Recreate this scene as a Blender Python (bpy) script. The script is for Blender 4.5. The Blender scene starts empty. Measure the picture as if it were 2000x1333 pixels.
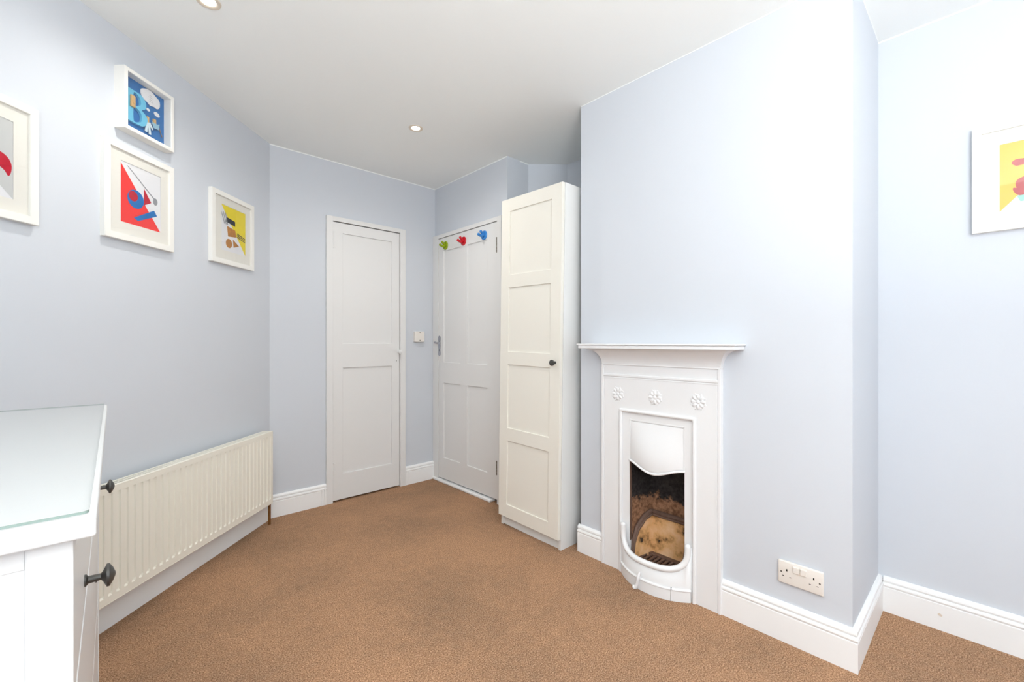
import bpy, bmesh, math, random
from math import sin, cos, pi, radians as R, atan2, hypot, sqrt
from mathutils import Vector, Matrix
random.seed(7)
S = bpy.context.scene
C = S.collection

# ------------------------------------------------------------------ camera
cam_d = bpy.data.cameras.new('camera'); cam = bpy.data.objects.new('camera', cam_d); C.objects.link(cam)
YAW = math.atan(796/860.0)
cam.location = (0, 0, 1.16)
cam.rotation_euler = (pi/2, 0, -YAW)
cam_d.sensor_width = 36; cam_d.lens = 860/2000*36
cam_d.shift_y = (669-666.5)/2000
cam_d.clip_start = 0.02
S.camera = cam
# ------------------------------------------------------------------ light and exposure
S.view_settings.view_transform = 'Standard'; S.view_settings.look = 'None'
S.view_settings.gamma = 1; S.view_settings.use_curve_mapping = False
S.view_settings.exposure = 0.79
W = bpy.data.worlds.new('world'); S.world = W; W.use_nodes = True
W.node_tree.nodes['Background'].inputs[0].default_value = (0.72, 0.85, 1.0, 1)
W.node_tree.nodes['Background'].inputs[1].default_value = 1.5

def area(name, loc, rot, sx, sy, power, col):
    d = bpy.data.lights.new(name, 'AREA'); d.shape = 'RECTANGLE'; d.size = sx; d.size_y = sy
    d.energy = power; d.color = col
    o = bpy.data.objects.new(name, d); C.objects.link(o); o.location = loc; o.rotation_euler = rot
    return o
# daylight through the window in the side wall, behind and left of the camera
area('window_daylight', (-0.54, -0.98, 1.48), (0, R(-90), 0), 1.15, 1.2, 8, (1.0, 0.985, 0.97))
# photographer's strobe bounced off the ceiling, standing behind the camera
area('bounce_strobe', (-0.15, -0.90, 1.25), (R(180), 0, 0), 0.7, 0.7, 51, (0.998, 0.998, 0.975))

# ------------------------------------------------------------------ materials
MATS = {}
def mat(name, col, rough=0.5, spec=0.5, metal=0.0, bump=None, vary=None, emit=None, coat=0.0):
    m = bpy.data.materials.new(name); m.use_nodes = True; nt = m.node_tree; N = nt.nodes; L = nt.links
    b = N['Principled BSDF']
    col = tuple(c/12.92 if c <= .04045 else ((c+.055)/1.055)**2.4 for c in [v/255 for v in col])
    b.inputs['Base Color'].default_value = (*col, 1)
    b.inputs['Roughness'].default_value = rough
    b.inputs['Specular IOR Level'].default_value = spec
    b.inputs['Metallic'].default_value = metal
    b.inputs['Coat Weight'].default_value = coat
    tc = N.new('ShaderNodeTexCoord')
    if vary:
        sc, amt = vary
        n = N.new('ShaderNodeTexNoise'); n.inputs['Scale'].default_value = sc; n.inputs['Detail'].default_value = 4
        L.new(tc.outputs['Object'], n.inputs['Vector'])
        mx = N.new('ShaderNodeMix'); mx.data_type = 'RGBA'
        mx.inputs['A'].default_value = (*[c*(1-amt) for c in col], 1)
        mx.inputs['B'].default_value = (*[min(1, c*(1+amt)) for c in col], 1)
        L.new(n.outputs['Fac'], mx.inputs['Factor']); L.new(mx.outputs['Result'], b.inputs['Base Color'])
    if bump:
        sc, st = bump
        n = N.new('ShaderNodeTexNoise'); n.inputs['Scale'].default_value = sc; n.inputs['Detail'].default_value = 3
        L.new(tc.outputs['Object'], n.inputs['Vector'])
        bp = N.new('ShaderNodeBump'); bp.inputs['Strength'].default_value = st; bp.inputs['Distance'].default_value = 0.002
        L.new(n.outputs['Fac'], bp.inputs['Height']); L.new(bp.outputs['Normal'], b.inputs['Normal'])
    if emit:
        b.inputs['Emission Color'].default_value = (*emit[0], 1); b.inputs['Emission Strength'].default_value = emit[1]
    MATS[name] = m
    return m

WALL = mat('pale_blue_emulsion', (214, 219, 226), 0.75, 0.25, bump=(160, .05), vary=(1.2, .008))
CEIL = mat('ceiling_white_emulsion', (248, 251, 250), 0.85, 0.2, bump=(120, .04))
GLOSSW = mat('white_gloss_paint', (234, 234, 233), 0.34, 0.5, bump=(35, .05))
TRIMW = mat('white_satin_trim', (250, 251, 251), 0.4, 0.5)
CASTW = mat('white_painted_iron', (243, 244, 245), 0.3, 0.5, bump=(70, .10))
CREAM = mat('cream_wardrobe_foil', (243, 240, 230), 0.42, 0.45)
CARC = mat('white_melamine', (238, 239, 237), 0.5, 0.4)
RADI = mat('cream_radiator_enamel', (246, 243, 231), 0.32, 0.5)
RADD = mat('radiator_inner', (110, 102, 88), 0.6)
CHEST = mat('white_lacquer', (228, 229, 229), 0.35, 0.5)
PEWT = mat('dark_pewter', (88, 88, 86), 0.42, 0.5, metal=.75)
CHROME = mat('worn_chrome', (190, 190, 196), 0.22, 0.5, metal=1.0, bump=(200, .2))
BRASS = mat('tarnished_hinge', (128, 120, 108), 0.4, 0.5, metal=.8, vary=(90, .4))
PLAST = mat('cream_white_plastic', (240, 235, 228), 0.3, 0.5)
DARK = mat('dark_slot', (30, 27, 25), 0.9, 0.1)
SCREWD = mat('dark_screw_head', (88, 80, 70), 0.9, 0.1)  # plain dark brown-grey of the switch and socket screw heads
GREEN = mat('lime_green_plastic', (150, 172, 20), 0.3, 0.5)
REDP = mat('red_plastic', (205, 20, 36), 0.3, 0.5)
BLUEP = mat('blue_plastic', (60, 140, 216), 0.3, 0.5)
FRAMEW = mat('white_frame_foil', (244, 243, 238), 0.45, 0.4)
MOUNT = mat('ivory_mount_card', (238, 236, 228), 0.9, 0.1)
PAPERW = mat('print_paper', (236, 237, 240), 0.9, 0.1)
PAPERG = mat('print_grey', (205, 207, 206), 0.9, 0.1)
PRED = mat('print_red', (246, 62, 58), 0.9, 0.1)
PCRIM = mat('print_crimson', (196, 40, 58), 0.9, 0.1, vary=(60, .25))
PBLUE = mat('print_blue', (38, 118, 190), 0.9, 0.1, vary=(60, .3))
PYEL = mat('print_yellow', (240, 220, 40), 0.9, 0.1)
PBRN = mat('print_ochre', (190, 130, 60), 0.9, 0.1, vary=(60, .35))
PBLK = mat('print_black', (48, 50, 56), 0.9, 0.1)
PGRY = mat('print_mid_grey', (150, 152, 156), 0.9, 0.1)
PORA = mat('print_orange', (253, 200, 96), 0.9, 0.1)
PDUS = mat('print_dusty_red', (190, 96, 96), 0.9, 0.1, vary=(50, .2))
PTEA = mat('print_pale_teal', (160, 214, 200), 0.9, 0.1)
BOXB = mat('box_backing_blue', (52, 116, 180), 0.85, 0.15)
LETB = mat('letter_sky_blue', (112, 198, 232), 0.5, 0.3)
PEGW = mat('peg_wood', (214, 176, 122), 0.7, 0.2, vary=(120, .2))
STICKW = mat('dowel_wood', (140, 118, 104), 0.7, 0.2)
CLOTHT = mat('pale_teal_cloth', (150, 190, 210), 0.9, 0.1)
CLOTHW = mat('pale_striped_cloth', (214, 230, 238), 0.9, 0.1, vary=(160, .15))
PIPE = mat('brown_painted_pipe', (128, 84, 40), 0.6, 0.3, vary=(60, .4))
RUST = mat('rusty_cast_iron', (112, 88, 76), 0.65, 0.35, bump=(120, .4), vary=(60, .35))
BULB = mat('lamp_lens', (255, 246, 230), 0.4, 0.3, emit=((1.0, 0.93, 0.80), 9.0))
BEZEL = mat('white_lamp_bezel', (222, 210, 194), 0.35, 0.5)
GEDGE = mat('glass_edge_green', (140, 158, 150), 0.15, 0.6)
CHIP = mat('bare_wood_chip', (226, 214, 200), 0.8, 0.1)

def carpet():
    m = bpy.data.materials.new('brown_twist_carpet'); m.use_nodes = True; nt = m.node_tree; N = nt.nodes; L = nt.links
    b = N['Principled BSDF']; b.inputs['Roughness'].default_value = 0.95; b.inputs['Specular IOR Level'].default_value = 0.08
    tc = N.new('ShaderNodeTexCoord')
    n1 = N.new('ShaderNodeTexNoise'); n1.inputs['Scale'].default_value = 210; n1.inputs['Detail'].default_value = 3; n1.inputs['Roughness'].default_value = .7
    n2 = N.new('ShaderNodeTexNoise'); n2.inputs['Scale'].default_value = 2.2; n2.inputs['Detail'].default_value = 3
    n3 = N.new('ShaderNodeTexNoise'); n3.inputs['Scale'].default_value = 26; n3.inputs['Detail'].default_value = 4
    for n in (n1, n2, n3): L.new(tc.outputs['Object'], n.inputs['Vector'])
    r = N.new('ShaderNodeValToRGB'); e = r.color_ramp.elements
    e[0].position = .30; e[0].color = (0.15, 0.075, 0.040, 1)
    e[1].position = .70; e[1].color = (0.92, 0.61, 0.40, 1)
    k = e.new(.50); k.color = (0.50, 0.285, 0.165, 1)
    L.new(n1.outputs['Fac'], r.inputs['Fac'])
    mx = N.new('ShaderNodeMix'); mx.data_type = 'RGBA'; mx.blend_type = 'MULTIPLY'; mx.inputs['Factor'].default_value = 1
    r2 = N.new('ShaderNodeValToRGB'); e = r2.color_ramp.elements
    e[0].position = .32; e[0].color = (0.70, 0.73, 0.76, 1); e[1].position = .60; e[1].color = (1.0, .98, .96, 1)
    a = N.new('ShaderNodeMath'); a.operation = 'MULTIPLY_ADD'; a.inputs[1].default_value = .35
    L.new(n3.outputs['Fac'], a.inputs[0])
    s = N.new('ShaderNodeMath'); s.operation = 'MULTIPLY'; s.inputs[1].default_value = .65; L.new(n2.outputs['Fac'], s.inputs[0])
    L.new(s.outputs[0], a.inputs[2]); L.new(a.outputs[0], r2.inputs['Fac'])
    L.new(r.outputs['Color'], mx.inputs['A']); L.new(r2.outputs['Color'], mx.inputs['B'])
    L.new(mx.outputs['Result'], b.inputs['Base Color'])
    bp = N.new('ShaderNodeBump'); bp.inputs['Strength'].default_value = .9; bp.inputs['Distance'].default_value = .005
    L.new(n1.outputs['Fac'], bp.inputs['Height']); L.new(bp.outputs['Normal'], b.inputs['Normal'])
    return m
CARPET = carpet()

def clear_glass(name, ior=1.45, tint=(1, 1, 1), rough=0.0):
    m = bpy.data.materials.new(name); m.use_nodes = True; nt = m.node_tree; N = nt.nodes; L = nt.links
    N.remove(N['Principled BSDF'])
    t = N.new('ShaderNodeBsdfTransparent'); t.inputs[0].default_value = (*tint, 1)
    g = N.new('ShaderNodeBsdfGlossy'); g.inputs['Roughness'].default_value = rough
    f = N.new('ShaderNodeFresnel'); ge = N.new('ShaderNodeNewGeometry'); mi = N.new('ShaderNodeMix')
    mi.inputs['A'].default_value = ior; mi.inputs['B'].default_value = 1/ior   # same reflectance from either side of the sheet
    L.new(ge.outputs['Backfacing'], mi.inputs['Factor']); L.new(mi.outputs['Result'], f.inputs['IOR'])
    mx = N.new('ShaderNodeMixShader'); L.new(f.outputs[0], mx.inputs[0]); L.new(t.outputs[0], mx.inputs[1]); L.new(g.outputs[0], mx.inputs[2])
    L.new(mx.outputs[0], N['Material Output'].inputs['Surface'])
    return m
PGLASS = clear_glass('picture_glass')
TGLASS = clear_glass('table_glass', 1.5, (0.985, 0.995, 0.99))

def firewall(name, lo, hi, edge, zrange, scale=18):
    """cast iron or brick with an irregular soot stain above the given height"""
    m = bpy.data.materials.new(name); m.use_nodes = True; nt = m.node_tree; N = nt.nodes; L = nt.links
    b = N['Principled BSDF']; b.inputs['Roughness'].default_value = .7; b.inputs['Specular IOR Level'].default_value = .3
    tc = N.new('ShaderNodeTexCoord'); sp = N.new('ShaderNodeSeparateXYZ'); L.new(tc.outputs['Object'], sp.inputs[0])
    n = N.new('ShaderNodeTexNoise'); n.inputs['Scale'].default_value = scale; n.inputs['Detail'].default_value = 6; n.inputs['Roughness'].default_value = .65
    L.new(tc.outputs['Object'], n.inputs['Vector'])
    a = N.new('ShaderNodeMath'); a.operation = 'MULTIPLY_ADD'; a.inputs[1].default_value = zrange
    L.new(n.outputs['Fac'], a.inputs[0]); L.new(sp.outputs['Z'], a.inputs[2])
    g = N.new('ShaderNodeMapRange'); g.inputs['From Min'].default_value = edge; g.inputs['From Max'].default_value = edge+.02
    L.new(a.outputs[0], g.inputs['Value'])
    n2 = N.new('ShaderNodeTexNoise'); n2.inputs['Scale'].default_value = 70; n2.inputs['Detail'].default_value = 5
    L.new(tc.outputs['Object'], n2.inputs['Vector'])
    ra = N.new('ShaderNodeValToRGB'); rb = N.new('ShaderNodeValToRGB')
    for r_, cs in ((ra, lo), (rb, hi)):
        r_.color_ramp.elements[0].position = .35; r_.color_ramp.elements[0].color = (*cs[0], 1)
        r_.color_ramp.elements[1].position = .65; r_.color_ramp.elements[1].color = (*cs[1], 1)
        L.new(n2.outputs['Fac'], r_.inputs['Fac'])
    mx = N.new('ShaderNodeMix'); mx.data_type = 'RGBA'; L.new(g.outputs[0], mx.inputs['Factor'])
    L.new(ra.outputs['Color'], mx.inputs['A']); L.new(rb.outputs['Color'], mx.inputs['B'])
    L.new(mx.outputs['Result'], b.inputs['Base Color'])
    bp = N.new('ShaderNodeBump'); bp.inputs['Strength'].default_value = .5; bp.inputs['Distance'].default_value = .002
    L.new(n2.outputs['Fac'], bp.inputs['Height']); L.new(bp.outputs['Normal'], b.inputs['Normal'])
    return m
SOOT = firewall('sooted_iron', ((.17, .085, .045), (.40, .21, .12)), ((.018, .016, .016), (.045, .04, .04)), .455, .20)

def brick_mat():
    m = bpy.data.materials.new('stained_firebrick'); m.use_nodes = True; nt = m.node_tree; N = nt.nodes; L = nt.links
    b = N['Principled BSDF']; b.inputs['Roughness'].default_value = .8
    tc = N.new('ShaderNodeTexCoord')
    n = N.new('ShaderNodeTexNoise'); n.inputs['Scale'].default_value = 13; n.inputs['Detail'].default_value = 5; n.inputs['Roughness'].default_value = .6
    L.new(tc.outputs['Object'], n.inputs['Vector'])
    r = N.new('ShaderNodeValToRGB'); e = r.color_ramp.elements
    e[0].position = .33; e[0].color = (.04, .028, .02, 1); e[1].position = .68; e[1].color = (.92, .62, .36, 1)
    k = e.new(.40); k.color = (.52, .27, .10, 1); k = e.new(.48); k.color = (.80, .46, .20, 1)
    L.new(n.outputs['Fac'], r.inputs['Fac']); L.new(r.outputs['Color'], b.inputs['Base Color'])
    return m
FBRICK = brick_mat()

# ------------------------------------------------------------------ helpers
class MB:
    def __init__(s): s.bm = bmesh.new()
    def box(s, x0, x1, y0, y1, z0, z1, bev=0.0, seg=2, mi=0):
        t = bmesh.new()
        vs = [t.verts.new((x, y, z)) for x in (x0, x1) for y in (y0, y1) for z in (z0, z1)]
        for f in ((0,1,3,2),(4,6,7,5),(0,4,5,1),(2,3,7,6),(0,2,6,4),(1,5,7,3)): t.faces.new([vs[i] for i in f])
        bmesh.ops.recalc_face_normals(t, faces=t.faces)
        if bev: bmesh.ops.bevel(t, geom=list(t.edges), offset=bev, segments=seg, profile=.5, affect='EDGES')
        s.add(t); return s
    def add(s, t, M=None):
        if M: bmesh.ops.transform(t, matrix=M, verts=t.verts)
        me = bpy.data.meshes.new('tmp'); t.to_mesh(me); t.free(); s.bm.from_mesh(me); bpy.data.meshes.remove(me); return s
    def cyl(s, p, q, r, r2=None, n=20, cap=True):
        p, q = Vector(p), Vector(q); d = q-p
        t = bmesh.new(); bmesh.ops.create_cone(t, cap_ends=cap, segments=n, radius1=r, radius2=r if r2 is None else r2, depth=d.length)
        s.add(t, Matrix.Translation((p+q)/2) @ d.to_track_quat('Z', 'Y').to_matrix().to_4x4()); return s
    def ball(s, c, r, sc=(1,1,1), n=16):
        t = bmesh.new(); bmesh.ops.create_uvsphere(t, u_segments=n, v_segments=max(6, n//2), radius=r)
        s.add(t, Matrix.Translation(c) @ Matrix.Diagonal((*sc, 1))); return s
    def lathe(s, prof, axis_p, axis_d, n=28):
        """prof: (radius, distance along the axis)"""
        t = bmesh.new(); rows = []
        for r, h in prof:
            rows.append([t.verts.new((r*cos(2*pi*i/n), r*sin(2*pi*i/n), h)) for i in range(n)])
        for a, b in zip(rows, rows[1:]):
            for i in range(n): t.faces.new((a[i], a[(i+1) % n], b[(i+1) % n], b[i]))
        t.faces.new(rows[-1]); t.faces.new(rows[0][::-1])
        bmesh.ops.remove_doubles(t, verts=t.verts, dist=1e-6)
        bmesh.ops.recalc_face_normals(t, faces=t.faces)
        s.add(t, Matrix.Translation(axis_p) @ Vector(axis_d).to_track_quat('Z', 'Y').to_matrix().to_4x4()); return s
    def tube(s, pts, r, n=10, flat=None):
        pts = [Vector(p) for p in pts]; t = bmesh.new(); rows = []
        up = None
        for i, p in enumerate(pts):
            d = (pts[min(i+1, len(pts)-1)]-pts[max(i-1, 0)]).normalized()
            if up is None: up = d.orthogonal().normalized()
            a = (up - d*up.dot(d)).normalized(); up = a; b = d.cross(a)
            rr = r[i] if isinstance(r, (list, tuple)) else r
            rows.append([t.verts.new(p+(a*cos(2*pi*k/n)+b*sin(2*pi*k/n))*rr) for k in range(n)])
        for A_, B_ in zip(rows, rows[1:]):
            for k in range(n): t.faces.new((A_[k], A_[(k+1) % n], B_[(k+1) % n], B_[k]))
        t.faces.new(rows[0][::-1]); t.faces.new(rows[-1])
        bmesh.ops.recalc_face_normals(t, faces=t.faces)
        s.add(t); return s
    def grid(s, f, nu, nv):
        t = bmesh.new(); g = [[t.verts.new(f(i/nu, j/nv)) for j in range(nv+1)] for i in range(nu+1)]
        for i in range(nu):
            for j in range(nv): t.faces.new((g[i][j], g[i+1][j], g[i+1][j+1], g[i][j+1]))
        s.add(t); return s
    def build(s, name, m, parent=None, smooth=False, loc=None):
        me = bpy.data.meshes.new(name); s.bm.to_mesh(me); s.bm.free()
        me.materials.append(m)
        if smooth:
            me.polygons.foreach_set('use_smooth', [True]*len(me.polygons))
            me.set_sharp_from_angle(angle=R(38))
        o = bpy.data.objects.new(name, me); C.objects.link(o)
        if parent: o.parent = parent
        if loc: o.location = loc
        return o

def tag(o, label=None, cat=None, group=None, kind=None):
    for k, v in (('label', label), ('category', cat), ('group', group), ('kind', kind)):
        if v: o[k] = v
    return o
def thing(name, label, cat, loc, ang=0.0, group=None, kind=None, rot=None):
    o = bpy.data.objects.new(name, None); C.objects.link(o); o.location = loc
    o.rotation_euler = rot if rot else (0, 0, R(ang)); o.empty_display_size = .1
    return tag(o, label, cat, group, kind)
def plate(name, loops, m, parent, y, depth, smooth=False):
    """flat shape from closed loops in local (x, z); its front face lies at y, depth goes back into the wall"""
    cu = bpy.data.curves.new('tmp', 'CURVE'); cu.dimensions = '2D'; cu.fill_mode = 'BOTH'; cu.extrude = depth/2
    for lp in loops:
        sp = cu.splines.new('POLY'); sp.points.add(len(lp)-1)
        for p, q in zip(sp.points, lp): p.co = (q[0], q[1], 0, 1)
        sp.use_cyclic_u = True
    to = bpy.data.objects.new('tmp', cu); C.objects.link(to)
    dg = bpy.context.evaluated_depsgraph_get(); me = bpy.data.meshes.new_from_object(to.evaluated_get(dg))
    bpy.data.objects.remove(to); bpy.data.curves.remove(cu)
    me.name = name
    me.transform(Matrix(((1, 0, 0, 0), (0, 0, -1, y+depth/2), (0, 1, 0, 0), (0, 0, 0, 1))))
    me.materials.clear(); me.materials.append(m)
    o = bpy.data.objects.new(name, me); C.objects.link(o); o.parent = parent
    return o
def smooth_loop(pts, n=5):
    out = []; k = len(pts)
    for i in range(k):
        p0, p1, p2, p3 = (Vector(pts[(i+j-1) % k]) for j in range(4))
        for q in range(n):
            t = q/n
            out.append(tuple(.5*((2*p1)+(-p0+p2)*t+(2*p0-5*p1+4*p2-p3)*t*t+(-p0+3*p1-3*p2+p3)*t**3)))
    return out
def ellipse(cx, cz, rx, rz, n=24, a=0):
    return [(cx+rx*cos(2*pi*i/n)*cos(a)-rz*sin(2*pi*i/n)*sin(a), cz+rx*cos(2*pi*i/n)*sin(a)+rz*sin(2*pi*i/n)*cos(a)) for i in range(n)]
def sweep(name, path, prof, m, parent=None):
    """profile (offset to the left-hand side of the path, height) along a mitred floor path"""
    t = MB(); bm = t.bm; P_ = [Vector(p) for p in path]; rows = []
    for i, p in enumerate(P_):
        ds = []
        if i > 0: ds.append((P_[i]-P_[i-1]).normalized())
        if i < len(P_)-1: ds.append((P_[i+1]-P_[i]).normalized())
        ns = [Vector((-d.y, d.x)) for d in ds]
        nn = sum(ns, Vector((0, 0))); nn.normalize(); nn = nn/ nn.dot(ns[0])
        rows.append([bm.verts.new((p.x+nn.x*o, p.y+nn.y*o, z)) for o, z in prof])
    for a, b in zip(rows, rows[1:]):
        for i in range(len(prof)-1): bm.faces.new((a[i], b[i], b[i+1], a[i+1]))
    bm.faces.new(rows[0]); bm.faces.new(rows[-1][::-1])
    bmesh.ops.recalc_face_normals(bm, faces=bm.faces)
    o = t.build(name, m, parent)
    return tag(o, kind='structure') if not parent else o

# ------------------------------------------------------------------ setting
H = 2.472
UA = Vector((-.7133, -.7009)); NA = Vector((.7009, -.7133)); PA = Vector((.80, 3.22))
def onA(s, d=0, z=0): p = PA+UA*s+NA*d; return (p.x, p.y, z)
ANG_A = math.degrees(atan2(.7009, .7133))
XC, XCH, XR, YB = 2.08, 1.945, 2.485, 3.22
YCH0, YCH1 = 0.325, 1.536          # chimney breast extent
XL, YREAR = -0.56, -1.70

MB().box(-1.0, 3.0, -1.9, 3.6, -.10, 0).build('floor', CARPET)['kind'] = 'structure'
MB().box(-1.0, 3.0, -1.9, 3.6, H, H+.1).build('ceiling', CEIL)['kind'] = 'structure'

def wallbox(name, boxes, m=WALL):
    b = MB()
    for x in boxes: b.box(*x)
    return tag(b.build(name, m), kind='structure')
# back wall with the cupboard door opening
wallbox('wall_back', [(.70, 1.203, YB, YB+.12, 0, H), (1.747, 2.30, YB, YB+.12, 0, H), (1.203, 1.747, YB, YB+.12, 2.040, H),
                      (1.203, 1.747, YB+.09, YB+.12, 0, 2.04)])
# right wall with the panelled door opening
wallbox('wall_right', [(XC, XC+.12, 3.139, YB, 0, H), (XC, XC+.12, 2.295, 2.386, 0, H), (XC, XC+.12, 2.386, 3.139, 2.029, H),
                       (XC+.09, XC+.12, 2.386, 3.139, 0, 2.03)])
# alcove behind the wardrobe: short return, oblique piece, then straight to the chimney breast
b = MB()
t = bmesh.new()
pl = [(XC+.115, 2.297), (2.29, 2.297), (2.504, 2.104), (2.504, 1.45), (2.62, 1.45), (2.62, 2.42), (XC+.115, 2.42)]
lo = [t.verts.new((x, y, 0)) for x, y in pl]; hi = [t.verts.new((x, y, H)) for x, y in pl]
for i in range(len(pl)): j = (i+1) % len(pl); t.faces.new((lo[i], lo[j], hi[j], hi[i]))
t.faces.new(lo[::-1]); t.faces.new(hi); bmesh.ops.recalc_face_normals(t, faces=t.faces)
b.add(t); tag(b.build('wall_alcove', WALL), kind='structure')
# chimney breast: hollow, with the hearth opening cut through its face
FY, FHW = 1.075, 0.150
wallbox('wall_chimney', [(XCH, XCH+.06, YCH0, FY-FHW, 0, H), (XCH, XCH+.06, FY+FHW, YCH1, 0, H), (XCH, XCH+.06, FY-FHW, FY+FHW, .66, H),
                         (XCH+.06, XR+.1, YCH0, YCH0+.06, 0, H), (XCH+.06, 2.50, YCH1-.06, YCH1, 0, H)])
wallbox('wall_recess', [(XR, XR+.12, YREAR, YCH0, 0, H)])
wallbox('wall_rear', [(XL-.12, XR+.12, YREAR-.12, YREAR, 0, H)])
# left wall (radiator wall) and the short side wall beyond the chest
sL = (0.80-XL)/.7133; pL = onA(sL)
b = MB(); t = bmesh.new()
pl = [(.80, YB), (pL[0], pL[1]), (pL[0]-.12, pL[1]+.05), (.72, YB+.12), (.80, YB+.12)]
lo = [t.verts.new((x, y, 0)) for x, y in pl]; hi = [t.verts.new((x, y, H)) for x, y in pl]
for i in range(len(pl)): j = (i+1) % len(pl); t.faces.new((lo[i], lo[j], hi[j], hi[i]))
t.faces.new(lo[::-1]); t.faces.new(hi); bmesh.ops.recalc_face_normals(t, faces=t.faces)
b.add(t); tag(b.build('wall_left', WALL), kind='structure')
wallbox('wall_side', [(XL-.12, XL, YREAR, -1.65, 0, H), (XL-.12, XL, -.25, pL[1]+.02, 0, H), (XL-.12, XL, -1.65, -.25, 0, .90), (XL-.12, XL, -1.65, -.25, 2.12, H)])

# window in the side wall
w = thing('window_1', None, None, (XL, -.95, .9), 90, kind='structure')
b = MB()
for x0, x1, z0, z1 in ((-.7, -.64, 0, 1.22), (.64, .7, 0, 1.22), (-.64, .64, 0, .06), (-.64, .64, 1.16, 1.22), (-.025, .025, .06, 1.16)):
    b.box(x0, x1, .03, .09, z0, z1, .004)
b.build('window_frame', TRIMW, w)
for x in (-.332, .332): MB().box(x-.307, x+.307, .055, .060, .06, 1.16).build('pane', PGLASS, w)
MB().box(-.75, .75, -.04, .03, -.03, 0, .005).build('window_sill', TRIMW, w)

SK = [(0, 0), (.018, 0), (.018, .103), (.0150, .1055), (.0150, .1080), (.0185, .1095), (.0200, .1140), (.0190, .1200), (.0165, .1235), (.0125, .1245),
      (.0125, .1270), (.0155, .1285), (.0165, .1330), (.0150, .1400), (.0100, .1455), (.0040, .1480), (0, .1480)]
def skirt(name, path): return sweep(name, path, SK, TRIMW)
# path direction keeps the room on the left-hand side
skirt('baseboard_left', [onA(.028)[:2][0:2], onA(sL-.02)[:2]])
skirt('baseboard_back', [(1.162, YB), (.80, YB)])
skirt('baseboard_corner', [(XC-.022, YB), (1.789, YB)])
skirt('baseboard_chimney_left', [(XCH, FY+.306), (XCH, YCH1+.012)])
skirt('baseboard_chimney', [(XR, YCH0), (XCH, YCH0), (XCH, FY-.306)])
rb = skirt('baseboard_recess', [(XR, YREAR), (XR, YCH0-.018)])
# vertical mitred returns where the moulding meets the cupboard architrave
b = MB()
for x0, x1 in ((1.128, 1.140), (1.146, 1.156)): b.box(x0, x1, YB-.021, YB-.014, 0, .1235-(1.156-x1)*.8, .002)
for x0, x1 in ((1.795, 1.805), (1.811, 1.823)): b.box(x0, x1, YB-.021, YB-.014, 0, .1235-(x0-1.795)*.8, .002)
tag(b.build('trim_1', TRIMW), kind='structure')
# slim cut-in line of ceiling paint at the wall tops
b = MB(); z0 = H-.0065
b.box(.80, XC, YB-.0015, YB, z0, H); b.box(XC-.0015, XC, 2.295, YB, z0, H); b.box(XCH-.0015, XCH, YCH0, YCH1, z0+.003, H)
b.box(XR-.0015, XR, YREAR, YCH0, z0, H); b.box(XC, 2.29, 2.2955, 2.297, z0, H); b.box(XCH, XR, YCH0-.0015, YCH0, z0+.003, H)
tag(b.build('trim_2', CEIL), kind='structure')
# chip in the recess skirting paint
plate('paint_chip', [smooth_loop([(-.007, .002), (-.001, .006), (.006, .001), (.004, -.005), (-.004, -.003)], 3)], CHIP, rb, 0, .0006)
ch = bpy.data.objects['paint_chip']; ch.location = (XR-.0185, .13, .062); ch.rotation_euler = (0, 0, R(-90))

# ------------------------------------------------------------------ doors
def panel_leaf(name, parent, x0, x1, z0, z1, yf, th, holes, m, rec=.008, bev=.0025, mp=None):
    """leaf = stiles and rails around recessed panels; holes: (x0,x1,z0,z1)"""
    b = MB()
    xs = sorted({x0, x1, *[h[0] for h in holes], *[h[1] for h in holes]})
    zs = sorted({z0, z1, *[h[2] for h in holes], *[h[3] for h in holes]})
    bm = b.bm; V = {}
    def v(x, y, z):
        k = (round(x, 5), round(y, 5), round(z, 5))
        if k not in V: V[k] = bm.verts.new(k)
        return V[k]
    def inh(x, z): return any(h[0] < x < h[1] and h[2] < z < h[3] for h in holes)
    for i in range(len(xs)-1):
        for j in range(len(zs)-1):
            if not inh((xs[i]+xs[i+1])/2, (zs[j]+zs[j+1])/2):
                for y in (yf, yf+th): bm.faces.new([v(xs[i], y, zs[j]), v(xs[i+1], y, zs[j]), v(xs[i+1], y, zs[j+1]), v(xs[i], y, zs[j+1])])
    edges = [e for e in bm.edges if len(e.link_faces) == 1 and e.verts[0].co.y < yf+1e-6 and e.verts[1].co.y < yf+1e-6]
    for e in edges:
        p, q = e.verts; bm.faces.new([p, q, v(q.co.x, yf+th, q.co.z), v(p.co.x, yf+th, p.co.z)])
    bmesh.ops.recalc_face_normals(bm, faces=bm.faces)
    fe = [e for e in bm.edges if abs(e.verts[0].co.y-yf) < 1e-6 and abs(e.verts[1].co.y-yf) < 1e-6 and e.calc_face_angle(0) > 1]
    bmesh.ops.bevel(bm, geom=fe, offset=bev, segments=2, profile=.5, affect='EDGES')
    leaf = b.build(name, m, parent)
    for h in holes:
        MB().box(h[0]-.004, h[1]+.004, yf+rec, yf+th-.004, h[2]-.004, h[3]+.004).build('panel', mp or m, parent)
    return leaf

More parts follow.
